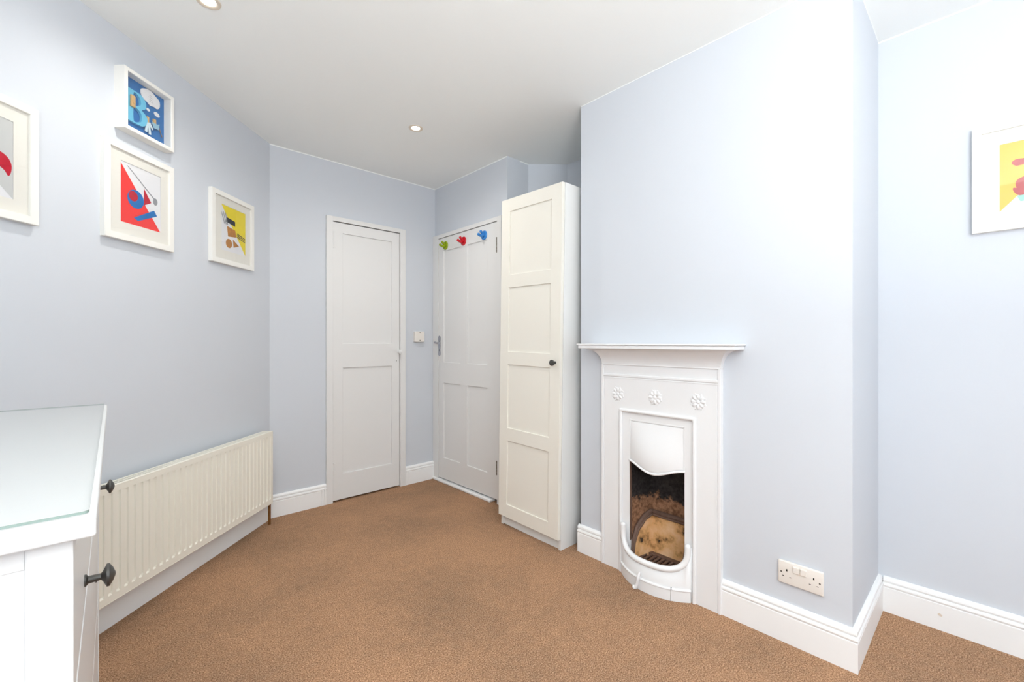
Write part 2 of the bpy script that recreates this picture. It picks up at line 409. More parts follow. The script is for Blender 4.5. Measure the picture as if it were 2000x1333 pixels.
# door 1: cupboard door in the back wall
d1 = tag(thing('door_1', None, None, (1.475, YB, 0)), 'white two-panel cupboard door in the back wall', kind='structure')
b = MB(); b.box(-.313, -.268, -.020, .02, 0, 2.070, .0015); b.box(.268, .314, -.020, .02, 0, 2.070, .0015); b.box(-.268, .268, -.020, .02, 2.038, 2.070, .0015)
b.build('architrave', GLOSSW, d1)
panel_leaf('door_leaf', d1, -.2665, .2635, .012, 2.032, -.012, .035, [(-.193, .196, 1.151, 1.957), (-.193, .196, .199, .972)], GLOSSW, rec=.009)
MB().lathe([(.006, 0), (.006, .012), (.015, .020), (.0185, .030), (.015, .040), (.004, .044)], (.252, -.012, 1.084), (0, -1, 0), 20).build('knob', GLOSSW, d1, True)
MB().box(.236, .239, -.0125, -.010, 1.008, 1.018).build('keyhole', DARK, d1)
for z0, z1 in ((1.843, 1.962), (.195, .283)):
    b = MB(); b.cyl((-.2645, -.018, z0), (-.2645, -.018, z1), .005, n=10)
    b.box(-.262, -.244, -.0135, -.010, z0, z1, .0008)
    for k in (.33, .66): b.cyl((-.2645, -.018, z0+(z1-z0)*k-.001), (-.2645, -.018, z0+(z1-z0)*k+.001), .0058, n=10)
    b.build('hinge', GLOSSW, d1)

# door 2: four-panel door in the right wall (local x runs towards the camera)
d2 = tag(thing('door_2', None, None, (XC, 2.762, 0), -90), 'white four-panel door with three coloured hooks along its top rail', kind='structure')
b = MB(); b.box(-.455, -.379, -.022, .02, 0, 2.060, .0015); b.box(.378, .425, -.022, .02, 0, 2.060, .0015); b.box(-.379, .378, -.022, .02, 2.030, 2.060, .0015)
b.build('architrave', GLOSSW, d2)
panel_leaf('door_leaf', d2, -.376, .374, .030, 2.026, -.016, .038,
           [(-.303, -.071, .995, 1.917), (.022, .262, .995, 1.917), (-.303, -.071, .204, .823), (.022, .262, .204, .823)], GLOSSW, rec=.009)
MB().box(-.455, .32, -.040, .02, .0, .020, .006).build('threshold', TRIMW, d2)
hd = MB(); hd.bm.free(); 
def handle(par):
    x, y, z = -.362, -.016, 1.13
    pl = plate('handle_plate', [smooth_loop([(x-.017, z-.06), (x-.013, z-.078), (x, z-.084), (x+.013, z-.078), (x+.017, z-.06), (x+.012, z-.035), (x+.015, z),
               (x+.013, z+.035), (x+.018, z+.062), (x+.013, z+.078), (x, z+.084), (x-.013, z+.078), (x-.018, z+.062), (x-.013, z+.035), (x-.015, z), (x-.012, z-.035)], 3)], CHROME, par, y-.004, .004)
    b = MB(); zz = z+.026
    b.lathe([(.011, 0), (.011, .006), (.007, .010), (.006, .030), (.009, .034)], (x, y-.003, zz), (0, -1, 0), 16)
    b.tube([(x-.016, y-.040, zz+.001), (x-.004, y-.043, zz+.002), (x+.010, y-.043, zz), (x+.040, y-.042, zz-.004), (x+.066, y-.040, zz-.002)], [.006, .009, .0075, .006, .008], 12)
    b.build('handle_lever', CHROME, par, True)
    MB().box(x-.002, x+.002, y-.0046, y-.003, z-.045, z-.030).build('keyhole', DARK, par)
handle(d2)
for z0, z1 in ((1.803, 1.914), (.208, .310)):
    b = MB(); b.box(.3685, .378, -.0185, -.014, z0, z1, .0008)
    for k in range(5): b.cyl((.3765, -.020, z0+(z1-z0)*(k+.06)/5), (.3765, -.020, z0+(z1-z0)*(k+.94)/5), .0052, n=10)
    b.build('hinge', BRASS, d2)

# coat hooks on door 2
def hook(Y, z, m, colour, where):
    t = thing('coat_hook', f'{colour} plastic double coat hook on the door top rail, {where}', 'hook', (XC-.016, Y, z), -90, 'coat hooks on the four-panel door')
    MB().lathe([(.035, 0), (.035, .003), (.031, .008), (.024, .0095), (.020, .008), (.008, .008), (.007, .011)], (0, 0, 0), (0, -1, 0), 32).build('rose', m, t, True)
    MB().tube([(0, -.006, .000), (0, -.020, -.007), (0, -.036, -.008), (0, -.050, -.003)], [.013, .011, .0095, .0100], 12).ball((0, -.053, -.001), .0110).build('prong', m, t, True)
    MB().tube([(0, -.006, .008), (0, -.018, .013), (0, -.029, .020)], [.012, .010, .0095], 12).ball((0, -.032, .023), .0105).build('prong', m, t, True)
hook(3.035, 1.957, GREEN, 'lime green', 'nearest the handle')
hook(2.788, 1.953, REDP, 'red', 'in the middle')
hook(2.533, 1.953, BLUEP, 'blue', 'nearest the wardrobe')

# ------------------------------------------------------------------ wardrobe
wd = thing('wardrobe', 'tall narrow wardrobe with cream four-panel door beside the chimney breast', 'wardrobe', (1.862, 1.862, 0), rot=(0, R(.97), R(-90)))
b = MB(); b.box(.232, .250, 0, .40, .0, 2.046, .001).build('side_panel', CARC, wd)
MB().box(-.250, -.232, 0, .40, .0, 2.046, .001).build('side_panel', CARC, wd)
MB().box(-.232, .232, .001, .40, 2.028, 2.046, .001).build('top_panel', CARC, wd)
MB().box(-.232, .232, .010, .026, .001, .068).build('plinth', CARC, wd)
MB().box(-.232, .232, .39, .398, .06, 2.03).build('back_panel', CARC, wd)
wdoor = thing('door', None, None, (0, 0, 0)); wdoor.parent = wd
panel_leaf('door_frame', wdoor, -.254, .246, .064, 2.046, -.022, .020,
           [(-.180, .168, z0, z1) for z0, z1 in ((1.575, 1.968), (1.100, 1.496), (.625, 1.019), (.146, .544))], CREAM, rec=.007, bev=.0018)
MB().lathe([(.009, 0), (.007, .004), (.006, .014), (.012, .018), (.0175, .024), (.0165, .030), (.008, .034)], (.208, -.022, 1.050), (0, -1, 0), 24).build('knob', PEWT, wdoor, True)

# ------------------------------------------------------------------ radiator
S0, S1 = 0.128, 1.50; RW = S1-S0; Z0, Z1 = .150, .598
ra = thing('radiator', 'long cream double-panel radiator with vertical flutes under the pictures', 'radiator', onA((S0+S1)/2, 0, 0), ANG_A)
def flutes(yf, sign):
    b = MB(); bm = b.bm; pitch = .0335; n = int((RW-.04)/pitch)
    xr = RW/2-.012                     # first flute next to the right-hand end
    dep = .0115*sign; zt, zb, sl = Z1-.024, Z0+.028, .012
    xs = [(-RW/2, 0)]
    cells = []
    for k in range(n):
        c = xr-(k+.5)*pitch
        cells.append((c-.0095, c-.0055, c+.0055, c+.0095))
    cells.sort()
    for a_, b_, c_, d_ in cells: xs += [(a_, 0), (b_, 1), (c_, 1), (d_, 0)]
    xs.append((RW/2, 0))
    zs = [(Z0, 0), (zb, 0), (zb+sl, 1), (zt-.005, 1), (zt, 0), (Z1, 0)]
    rows = [[bm.verts.new((x, yf+dep*(fx*fz), z)) for z, fz in zs] for x, fx in xs]
    for i in range(len(rows)-1):
        for j in range(len(zs)-1): bm.faces.new((rows[i][j], rows[i+1][j], rows[i+1][j+1], rows[i][j+1]))
    return b
b = flutes(-.100, 1); b.box(-RW/2, RW/2, -.094, -.088, Z0, Z1)
b.tube([(-RW/2, -.096, Z1), (RW/2, -.096, Z1)], .0045, 10); b.tube([(-RW/2, -.096, Z0), (RW/2, -.096, Z0)], .0045, 10)
b.build('front_panel', RADI, ra, False)
b = MB(); b.box(-RW/2, RW/2, -.040, -.032, Z0, Z1, .002); b.build('back_panel', RADI, ra)
MB().box(-RW/2+.01, RW/2-.01, -.088, -.040, Z0+.03, Z1-.02).build('convector', RADD, ra)
b = MB(); b.box(-RW/2, RW/2, -.092, -.086, Z1-.006, Z1+.002, .001); b.box(-RW/2, RW/2, -.044, -.038, Z1-.006, Z1+.002, .001)
b.box(-RW/2, RW/2, -.067, -.063, Z1-.006, Z1+.001)
b.build('top_grille', RADI, ra)
b = MB(); n = int(RW/.012)
for k in range(n): x = -RW/2+.006+k*.012; b.box(x-.0026, x+.0026, -.0865, -.0435, Z1-.003, Z1+.0005)
gb = b.build('grille_slats', RADI, ra); gb['kind'] = 'stuff'
for sx in (-1, 1):
    b = MB(); b.box(sx*RW/2-.002, sx*RW/2+.002, -.100, -.030, Z0+.012, Z1+.001, .0015)
    b.build('side_panel', RADI, ra)
for x in (-RW/2+.2, RW/2-.2): MB().box(x-.02, x+.02, -.034, -.001, Z0+.05, Z1-.05).build('wall_bracket', RADD, ra)
b = MB(); b.cyl((RW/2+.028, -.060, .0), (RW/2+.028, -.060, .150), .0085, n=14); b.build('pipe', PIPE, ra, True)
b = MB(); b.cyl((RW/2+.028, -.060, .142), (RW/2+.028, -.060, .175), .011, n=14); b.cyl((RW/2, -.060, .172), (RW/2+.030, -.060, .172), .009, n=14)
b.build('valve', BRASS, ra, True)
MB().cyl((RW/2+.028, -.060, .176), (RW/2+.028, -.060, .222), .0125, .011, n=16).build('valve_cap', PLAST, ra, True)

# ------------------------------------------------------------------ pictures
def picture(name, label, s0, s1, z0, z1, depth=.022, rim=.026, wall='A', at=None, group='framed prints on the radiator wall'):
    w_, h_ = abs(s1-s0), z1-z0
    if at: t = thing(name, label, 'picture', at, -90, group)
    else: t = thing(name, label, 'picture', onA((s0+s1)/2, 0, z0), ANG_A, group)
    b = MB(); a = w_/2
    bm = b.bm
    O = [(-a, 0), (a, 0), (a, h_), (-a, h_)]; I = [(-a+rim, rim), (a-rim, rim), (a-rim, h_-rim), (-a+rim, h_-rim)]
    yb = depth-.010
    ring = lambda pts, y: [bm.verts.new((x, y, z)) for x, z in pts]
    o0, o1, i1, i0 = ring(O, 0), ring(O, -depth), ring(I, -depth), ring(I, -(depth-yb if depth < .03 else .006))
    for k in range(4):
        j = (k+1) % 4
        for p, q in ((o0, o1), (o1, i1), (i1, i0)): bm.faces.new((p[k], p[j], q[j], q[k]))
    bmesh.ops.recalc_face_normals(bm, faces=bm.faces)
    bmesh.ops.bevel(bm, geom=[e for e in bm.edges if all(abs(v.co.y+depth) < 1e-6 for v in e.verts) and e.calc_face_angle(0) > .5], offset=.0012, segments=2, affect='EDGES')
    b.build('frame', FRAMEW, t)
    return t, a, h_
def mounted(t, a, h_, art, holes, rim=.026):
    """ivory mount with a window; art = (x0,x1,z0,z1)"""
    plate('mount', [[(-a+rim-.002, rim-.002), (a-rim+.002, rim-.002), (a-rim+.002, h_-rim+.002), (-a+rim-.002, h_-rim+.002)],
                    [(art[0], art[2]), (art[1], art[2]), (art[1], art[3]), (art[0], art[3])]], MOUNT, t, -.0128, .0016)
    MB().box(-a+rim-.002, a-rim+.002, -.0106, -.0086, rim-.002, h_-rim+.002).build('print', PAPERW, t)
    MB().box(-a+rim-.002, a-rim+.002, -.0166, -.0150, rim-.002, h_-rim+.002).build('glass', PGLASS, t)
def art_plates(t, shapes):
    for k, (nm, m, lp) in enumerate(shapes): plate(nm, [lp], m, t, -.0107-.00012*(k+1), .0001)

# deep box frame with the letter B
t, a, h_ = picture('box_picture', 'deep white box frame with a blue letter B and clouds, above the red print', 1.080, .828, 2.054, 2.313, depth=.046, rim=.016)
sx = lambda s: (1.080+.828)/2-s
zz = lambda z: z-2.054
MB().box(-a+.014, a-.014, -.009, -.006, .014, h_-.014).build('backing', BOXB, t)
MB().box(-a+.014, a-.014, -.0425, -.041, .014, h_-.014).build('glass', PGLASS, t)
outer = smooth_loop([(0, 0), (.048, .000), (.075, .004), (.093, .020), (.098, .040), (.090, .058), (.070, .072), (.084, .082), (.091, .098), (.088, .117), (.074, .132), (.050, .138), (0, .138)], 5)
# crisp left edge of the letter
outer = [(max(x, 0), min(max(z, 0), .138)) for x, z in outer]
c1 = smooth_loop([(.030, .079), (.048, .080), (.062, .089), (.065, .104), (.060, .119), (.046, .129), (.030, .129)], 4)
c2 = smooth_loop([(.030, .009), (.050, .010), (.066, .020), (.070, .038), (.065, .055), (.050, .066), (.030, .067)], 4)
bx, bz = sx(1.042), zz(2.107)
plate('letter', [[(bx+x, bz+z) for x, z in lp] for lp in (outer, c1, c2)], LETB, t, -.021, .011)
cl = smooth_loop([(sx(s), zz(z)) for s, z in [(.969, 2.276), (.951, 2.288), (.93, 2.294), (.91, 2.291), (.893, 2.282), (.876, 2.274), (.871, 2.256), (.875, 2.240), (.887, 2.230), (.902, 2.232), (.922, 2.227), (.94, 2.236), (.959, 2.241), (.969, 2.257)]], 4)
clo = plate('cloud', [cl], PAPERW, t, -.014, .003)
for k, (zc, wd_) in enumerate(((2.272, .018), (2.263, .024), (2.254, .020), (2.245, .024))):
    MB().box(sx(.920)-wd_/2, sx(.920)+wd_/2, -.0143, -.0139, zz(zc)-.0006, zz(zc)+.0006).build('text_line', PGRY, clo)
for s, z, r1, r2 in ((.932, 2.204, .009, .006), (.886, 2.205, .015, .0095)): plate('cloud', [ellipse(sx(s), zz(z), r1, r2, 20, -.2)], PAPERW, t, -.013, .003)
MB().box(sx(1.032), sx(1.012), -.030, -.0215, zz(2.168), zz(2.218), .002).cyl((sx(1.022), -.032, zz(2.190)), (sx(1.022), -.022, zz(2.190)), .008).build('clothes_peg', PEGW, t)
MB().box(sx(.942), sx(.932), -.018, -.010, zz(2.128), zz(2.170), .001).build('clothes_peg', PEGW, t)
MB().box(sx(.908), sx(.895), -.018, -.010, zz(2.150), zz(2.176), .001).build('clothes_peg', PEGW, t)
plate('cloth', [[(sx(.957), zz(2.098)), (sx(.946), zz(2.096)), (sx(.941), zz(2.122)), (sx(.936), zz(2.092)), (sx(.925), zz(2.094)), (sx(.931), zz(2.128)), (sx(.918), zz(2.118)), (sx(.915), zz(2.124)), (sx(.930), zz(2.146)), (sx(.947), zz(2.140))]], CLOTHW, t, -.021, .003)
plate('cloth', [[(sx(.913), zz(2.132)), (sx(.883), zz(2.134)), (sx(.884), zz(2.150)), (sx(.880), zz(2.162)), (sx(.893), zz(2.156)), (sx(.910), zz(2.154)), (sx(.919), zz(2.158))]], CLOTHT, t, -.021, .003)
MB().cyl((sx(.884), -.016, zz(2.160)), (sx(.862), -.016, zz(2.112)), .0020, n=8).build('stick', STICKW, t)
MB().tube([(sx(.930), -.019, zz(2.146)), (sx(.915), -.020, zz(2.150)), (sx(.884), -.017, zz(2.158))], .0008, 6).build('line', PAPERW, t)

# print with a red triangle and plain geometric shapes
t, a, h_ = picture('framed_print', 'white framed print with red triangle and blue disc, below the box frame', 1.141, .799, 1.590, 1.992)
cs = (1.141+.799)/2; sx = lambda s: cs-s; zz = lambda z: z-1.590
mounted(t, a, h_, (sx(1.064), sx(.865), zz(1.668), zz(1.925)), None)
art_plates(t, [('red_triangle', PRED, [(sx(1.063), zz(1.669)), (sx(.866), zz(1.669)), (sx(1.063), zz(1.918))]),
    ('grey_stroke', PGRY, [(sx(1.034), zz(1.914)), (sx(1.028), zz(1.914)), (sx(.885), zz(1.806)), (sx(.890), zz(1.802))]),
    ('grey_disc', PGRY, ellipse(sx(.893), zz(1.802), .012, .016)),
    ('blue_disc', PBLUE, ellipse(sx(.992), zz(1.782), .040, .040, 32)),
    ('crimson_disc', PCRIM, ellipse(sx(1.004), zz(1.792), .022, .022)),
    ('blue_bar', PBLUE, [(sx(1.002), zz(1.700)), (sx(.982), zz(1.690)), (sx(.884), zz(1.738)), (sx(.900), zz(1.760))]),
    ('crimson_triangle', PCRIM, [(sx(.952), zz(1.842)), (sx(.915), zz(1.790)), (sx(.952), zz(1.768))])])

# print with a yellow triangle
t, a, h_ = picture('framed_print', 'white framed print with a yellow triangle and ochre shapes, nearest the corner', .549, .193, 1.598, 1.996)
cs = (.549+.193)/2; sx = lambda s: cs-s; zz = lambda z: z-1.598
mounted(t, a, h_, (sx(.466), sx(.262), zz(1.676), zz(1.930)), None)
art_plates(t, [('yellow_triangle', PYEL, [(sx(.262), zz(1.677)), (sx(.262), zz(1.929)), (sx(.465), zz(1.929))]),
    ('black_bar', PBLK, [(sx(.428), zz(1.868)), (sx(.352), zz(1.858)), (sx(.352), zz(1.830)), (sx(.428), zz(1.840))]),
    ('ochre_block', PBRN, [(sx(.420), zz(1.818)), (sx(.352), zz(1.808)), (sx(.340), zz(1.770)), (sx(.412), zz(1.760))]),
    ('ochre_disc', PBRN, ellipse(sx(.404), zz(1.722), .026, .026)),
    ('ochre_triangle', PBRN, [(sx(.372), zz(1.752)), (sx(.318), zz(1.722)), (sx(.366), zz(1.706))])]
    + [('grey_stroke', PGRY, [(sx(.470-.016*k), zz(1.890)), (sx(.464-.016*k), zz(1.890)), (sx(.436-.012*k), zz(1.826)), (sx(.442-.012*k), zz(1.824))]) for k in range(3)]
    + [('grey_stroke', PBLK, [(sx(.338), zz(1.796-.010*k)), (sx(.338), zz(1.791-.010*k)), (sx(.266), zz(1.774-.010*k)), (sx(.266), zz(1.778-.010*k))]) for k in range(3)])

# grey print cut by the left edge of the photograph
t, a, h_ = picture('framed_print', 'white framed print with a grey field and a red crescent, furthest left', 1.715, 1.376, 1.565, 1.965)
cs = (1.715+1.376)/2; sx = lambda s: cs-s; zz = lambda z: z-1.565
mounted(t, a, h_, (sx(1.645), sx(1.445), zz(1.635), zz(1.893)), None)
art_plates(t, [('grey_field', PAPERG, [(sx(1.645), zz(1.892)), (sx(1.446), zz(1.892)), (sx(1.446), zz(1.636)), (sx(1.645), zz(1.836))]),
    ('red_crescent', PCRIM, smooth_loop([(sx(1.540), zz(1.760)), (sx(1.500), zz(1.782)), (sx(1.466), zz(1.774)), (sx(1.450), zz(1.752)), (sx(1.450), zz(1.724)), (sx(1.458), zz(1.708)), (sx(1.470), zz(1.724)), (sx(1.492), zz(1.734)), (sx(1.530), zz(1.728))], 4))])

# print on the recess wall, cut by the right edge of the photograph
t, a, h_ = picture('framed_print', 'white framed print with an orange field and dusty red shapes, on the right recess wall', .042, -.298, 1.580, 1.982, at=(XR, -.128, 1.580), group='framed print on the recess wall')
px = lambda Y: -.128-Y
zz = lambda z: z-1.580
mounted(t, a, h_, (px(-.030), px(-.228), zz(1.650), zz(1.904)), None)
art_plates(t, [('orange_field', PORA, [(px(-.0305), zz(1.651)), (px(-.0305), zz(1.903)), (px(-.227), zz(1.903)), (px(-.090), zz(1.720))]),
    ('dusty_shape', PDUS, smooth_loop([(px(-.060), zz(1.827)), (px(-.072), zz(1.838)), (px(-.095), zz(1.836)), (px(-.130), zz(1.842)), (px(-.130), zz(1.822)), (px(-.082), zz(1.813)), (px(-.070), zz(1.814))], 4)),
    ('dusty_shape', PDUS, smooth_loop([(px(-.070), zz(1.748)), (px(-.078), zz(1.764)), (px(-.110), zz(1.772)), (px(-.140), zz(1.750)), (px(-.130), zz(1.722)), (px(-.090), zz(1.716)), (px(-.074), zz(1.728))], 4)),
    ('dusty_shape', PDUS, smooth_loop([(px(-.064), zz(1.733)), (px(-.085), zz(1.728)), (px(-.130), zz(1.728)), (px(-.130), zz(1.702)), (px(-.084), zz(1.701)), (px(-.068), zz(1.714))], 4)),
    ('teal_shape', PTEA, [(px(-.073), zz(1.702)), (px(-.125), zz(1.702)), (px(-.118), zz(1.680)), (px(-.082), zz(1.679))])])

# ------------------------------------------------------------------ switch and socket
t = thing('light_switch', 'square cream switch plate on the back wall between the two doors', 'switch', (1.9155, YB, 1.207))
MB().box(-.044, .044, -.022, 0, -.043, .043, .003).build('back_box', PLAST, t)
MB().box(-.0445, .0445, -.030, -.0215, -.0435, .0435, .003).build('face_plate', PLAST, t)
for z in (-.031, .031): MB().cyl((0, -.0308, z), (0, -.029, z), .0042, n=12).build('screw', SCREWD, t)

t = thing('double_socket', 'white double plug socket low on the chimney breast', 'socket', (XCH, .483, .269), -90)
b = MB(); b.box(-.0745, .0745, -.012, 0, -.0435, .0435, .004, 3); b.build('face_plate', PLAST, t, True)
for x in (-.012, .0125): MB().box(x-.010, x+.010, -.0185, -.011, .010, .033, .0015).build('rocker', PLAST, t)
for cx_ in (-.044, .044):
    s_ = -1 if cx_ < 0 else 1
    b = MB(); b.box(cx_-.0022, cx_+.0022, -.0124, -.010, .006, .014); b.box(cx_-.015, cx_-.009, -.0122, -.010, -.015, -.0125); b.box(cx_+.009, cx_+.015, -.0122, -.010, -.015, -.0125)
    b.build('pin_hole', DARK, t)
for x in (-.063, .063): MB().cyl((x, -.0124, .0), (x, -.011, .0), .0030, n=12).build('screw', SCREWD, t)

# ------------------------------------------------------------------ downlights
def downlight(x, y, label, energy=14):
    t = thing('ceiling_downlight', label, 'light', (x, y, H))
    MB().lathe([(.0255, -.004), (.0255, .001), (.033, .005), (.041, .004), (.0425, 0)], (0, 0, 0), (0, 0, -1), 32).build('bezel', BEZEL, t, True)
    MB().lathe([(.0, -.002), (.025, -.002), (.025, .0012), (.018, .0024), (.0, .0030)], (0, 0, 0), (0, 0, -1), 32).build('lamp_lens', BULB, t, True)
    d = bpy.data.lights.new('lamp', 'SPOT'); d.energy = energy; d.color = (1, .965, .91); d.spot_size = R(165); d.spot_blend = 1.0; d.shadow_soft_size = .03
    o = bpy.data.objects.new('lamp', d); C.objects.link(o); o.location = (0, 0, -.012); o.parent = t
downlight(1.398, 2.378, 'small round recessed downlight with white rim, glowing above the doors')
downlight(.293, 2.035, 'round recessed downlight glowing in the ceiling near the radiator wall, at the top edge')
downlight(.80, .30, 'round recessed downlight glowing in the ceiling in front of the fireplace', 6)

# ------------------------------------------------------------------ fireplace
fp = thing('fireplace', 'small white painted cast-iron fireplace with mantel shelf on the chimney breast', 'fireplace', (XCH, FY, 0), -90)
HW = .306; YP = -.022
b = MB()
for s_ in (-1, 1):
    x0, x1 = sorted((s_*.192, s_*.296)); b.box(x0, x1, YP, 0, 0, .985)
    x0, x1 = sorted((s_*.1425, s_*.192)); b.box(x0, x1, YP+.005, 0, 0, .815)
    x0, x1 = sorted((s_*.294, s_*HW)); b.box(x0, x1, YP-.004, 0, 0, 1.045, .0015)
    x0, x1 = sorted((s_*.286, s_*.2885)); b.box(x0, x1, YP-.0012, YP+.004, 0, .975)
b.box(-.192, .192, YP, 0, .812, .985); b.box(-.1425, .1425, YP+.005, 0, .775, .815)
b.box(-.294, .294, YP+.003, 0, .985, 1.047)
b.build('surround', CASTW, fp)
b = MB(); b.box(-.294, .294, YP-.005, YP+.006, .985, .998, .003); b.box(-.294, .294, YP-.002, YP+.006, .976, .981, .001)
b.box(-.294, .294, YP-.003, YP+.006, 1.0445, 1.049, .001); b.build('frieze_moulding', CASTW, fp)
# cove under the shelf
b = MB(); bm = b.bm; rows = []
for k in range(13):
    q = k/12; f = 1-sqrt(max(0, 1-q*q)); z = 1.046+.082*q
    hw, y = HW-.001+.066*f, YP-.002-.070*f
    rows.append([bm.verts.new(p) for p in ((-hw, 0, z), (-hw, y, z), (hw, y, z), (hw, 0, z))])
for p, q in zip(rows, rows[1:]):
    for i in range(3): bm.faces.new((p[i], p[i+1], q[i+1], q[i]))
bm.faces.new(rows[0]); bm.faces.new(rows[-1][::-1])
bmesh.ops.recalc_face_normals(bm, faces=bm.faces); b.build('cove', CASTW, fp, True)
b = MB(); b.box(-.390, .392, -.115, 0, 1.129, 1.145, .0015); b.box(-.397, .398, -.120, 0, 1.1455, 1.153, .002); b.build('mantel_shelf', CASTW, fp)
# bolection moulding framing the arch plate
b = MB()
def bead(p, q): b.tube([p, q], .0085, 12)
bead((-.190, YP-.001, 0), (-.190, YP-.001, .818)); bead((.190, YP-.001, 0), (.190, YP-.001, .818)); bead((-.190, YP-.001, .818), (.190, YP-.001, .818))
for x in (-.190, .190): b.ball((x, YP-.001, .818), .0085, n=12)
b.build('arch_moulding', CASTW, fp, True)
# rosettes
def rosette(x, z):
    b = MB(); t_ = bmesh.new(); n = 64; top = []; bot = []
    for i in range(n):
        a_ = 2*pi*i/n; ph = ((a_-pi/8) % (pi/4))/(pi/4); r_ = .0400-.0085*sin(pi*ph)**.8
        top.append(t_.verts.new((x+r_*.94*cos(a_), YP-.0022, z+r_*.94*sin(a_)))); bot.append(t_.verts.new((x+r_*cos(a_), YP, z+r_*sin(a_))))
    for i in range(n): j = (i+1) % n; t_.faces.new((bot[i], bot[j], top[j], top[i]))
    t_.faces.new(top); bmesh.ops.recalc_face_normals(t_, faces=t_.faces); b.add(t_)
    o = b.build('rosette', CASTW, fp)
    b = MB()
    for k in range(8):
        a_ = k*pi/4; t_ = bmesh.new(); bmesh.ops.create_uvsphere(t_, u_segments=12, v_segments=8, radius=1)
        M = Matrix.Translation((x+.0215*cos(a_), YP-.0015, z+.0215*sin(a_))) @ Matrix.Rotation(-a_, 4, 'Y') @ Matrix.Diagonal((.0125, .0048, .0080, 1))
        b.add(t_, M)
    b.ball((x, YP-.002, z), .0085, (1, .6, 1))
    b.build('petals', CASTW, o, True)
for x in (-.207, 0, .207): rosette(x, .897)
# hood
def zb(u): return .541+.034*(1-cos(pi*u))/2
def hy(u, v): return -.014-.036*(1-u*u)**.9*(sin(v*pi*.62)/sin(pi*.62))**1.3
def hf(u_, v_):
    u = 2*u_-1; z = .772-(.772-zb(u))*v_
    return (.1425*u, hy(u, v_), z)
b = MB(); b.grid(hf, 28, 18)
b.build('hood', CASTW, fp, True).modifiers.new('thickness', 'SOLIDIFY').thickness = -.004
b = MB(); b.tube([(.1435*u, hy(u, 1)-.001, zb(u)-.003) for u in [(-1+2*k/36) for k in range(37)]], .0055, 10); b.build('hood_rim', CASTW, fp, True)
b = MB()
for s_ in (-1, 1): b.box(*sorted((s_*.1428, s_*.1375)), -.018, -.010, .575, .776, .001)
b.box(-.1425, .1425, -.018, -.010, .770, .777, .001)
b.build('hood_frame', CASTW, fp)
# ash front with U-shaped rim
def by(x): return -.024-.078*(1-min(1, abs(x)/.184)**2.2)
def ut(x):
    q = min(1, abs(x)/.166); return .245-.112*(1-q**4)**.30
xs = [-.180+.36*k/60 for k in range(61)]
b = MB(); bm = b.bm
rows = [[bm.verts.new((x, by(x)-.0, z)) for z in (0, .05, max(.06, ut(x)))] for x in xs]
for p, q in zip(rows, rows[1:]):
    for i in range(2): bm.faces.new((p[i], q[i], q[i+1], p[i+1]))
for s_ in (-1, 1):
    x = s_*.180; bm.faces.new([bm.verts.new(p) for p in ((x, by(x), 0), (x, -.012, 0), (x, -.012, .245), (x, by(x), .245))])
b.build('ash_front', CASTW, fp, True).modifiers.new('thickness', 'SOLIDIFY').thickness = .010
path = []
for k in range(61):
    ph = pi*k/60; c_ = cos(ph); x = -.166*(1 if c_ > 0 else -1)*abs(c_)**.5; z = .245-.112*abs(sin(ph))**.60
    path.append((x, by(x)+.004, z))
b = MB(); b.tube(path, .0135, 14); b.ball(path[0], .0135); b.ball(path[-1], .0135); b.build('ash_front_rim', CASTW, fp, True)
def band(x0, x1, name):
    b = MB(); n = 24; X = [x0+(x1-x0)*k/n for k in range(n+1)]
    b.grid(lambda u, v: (x0+(x1-x0)*u, by(x0+(x1-x0)*u)-.007, .048*v+.001), n, 1)
    for x in (x0, x1): b.box(x-.0005, x+.0005, by(x)-.007, by(x), 0, .049)
    b.tube([(x, by(x)-.003, .052) for x in X], .0062, 10)
    b.build(name, CASTW, fp, True)
band(-.178, .1085, 'base_band'); band(.1115, .178, 'base_band')
MB().box(.1088, .1112, by(.11)-.0045, by(.11)+.002, 0, .060).build('seam', DARK, fp)
xk = -.035
MB().tube([(xk+.004, by(xk)-.006, .082), (xk+.003, by(xk)-.016, .066), (xk-.001, by(xk)-.018, .045), (xk-.006, by(xk)-.016, .024), (xk-.014, by(xk)-.018, .010)], [.006, .008, .0075, .007, .010], 10).ball((xk-.018, by(xk)-.018, .010), .010).build('damper_lever', CASTW, fp, True)
# firebox
YBK = .150
MB().box(-.1425, -.1395, -.015, 0, .17, .572, .001).build('jamb_edge', RUST, fp)
U = [(-.148, -.006), (-.146, .030), (-.122, YBK), (.122, YBK), (.146, .030), (.148, -.006)]
b = MB(); bm = b.bm
rows = [[bm.verts.new((x, y, z)) for x, y in U] for z in (.0, .12, .24, .36, .48, .655)]
for p, q in zip(rows, rows[1:]):
    for i in range(len(U)-1): bm.faces.new((p[i], p[i+1], q[i+1], q[i]))
bm.faces.new(rows[-1]); bm.faces.new(rows[0][::-1])
b.build('firebox', SOOT, fp).modifiers.new('thickness', 'SOLIDIFY').thickness = .004
# cast rim above the fireclay, dropping towards the front
rp = [(-.138, .004, .090), (-.137, .010, .165), (-.133, .040, .225), (-.124, .095, .268), (-.112, .140, .284), (-.100, .140, .284), (.100, .140, .284), (.112, .140, .284), (.124, .095, .268), (.133, .040, .225), (.137, .010, .165), (.138, .004, .090)]
b = MB(); b.tube(rp, .0125, 8); b.tube([(x*.93, y-.006, z-.014) for x, y, z in rp], .006, 8); b.build('fire_rim', RUST, fp, True)
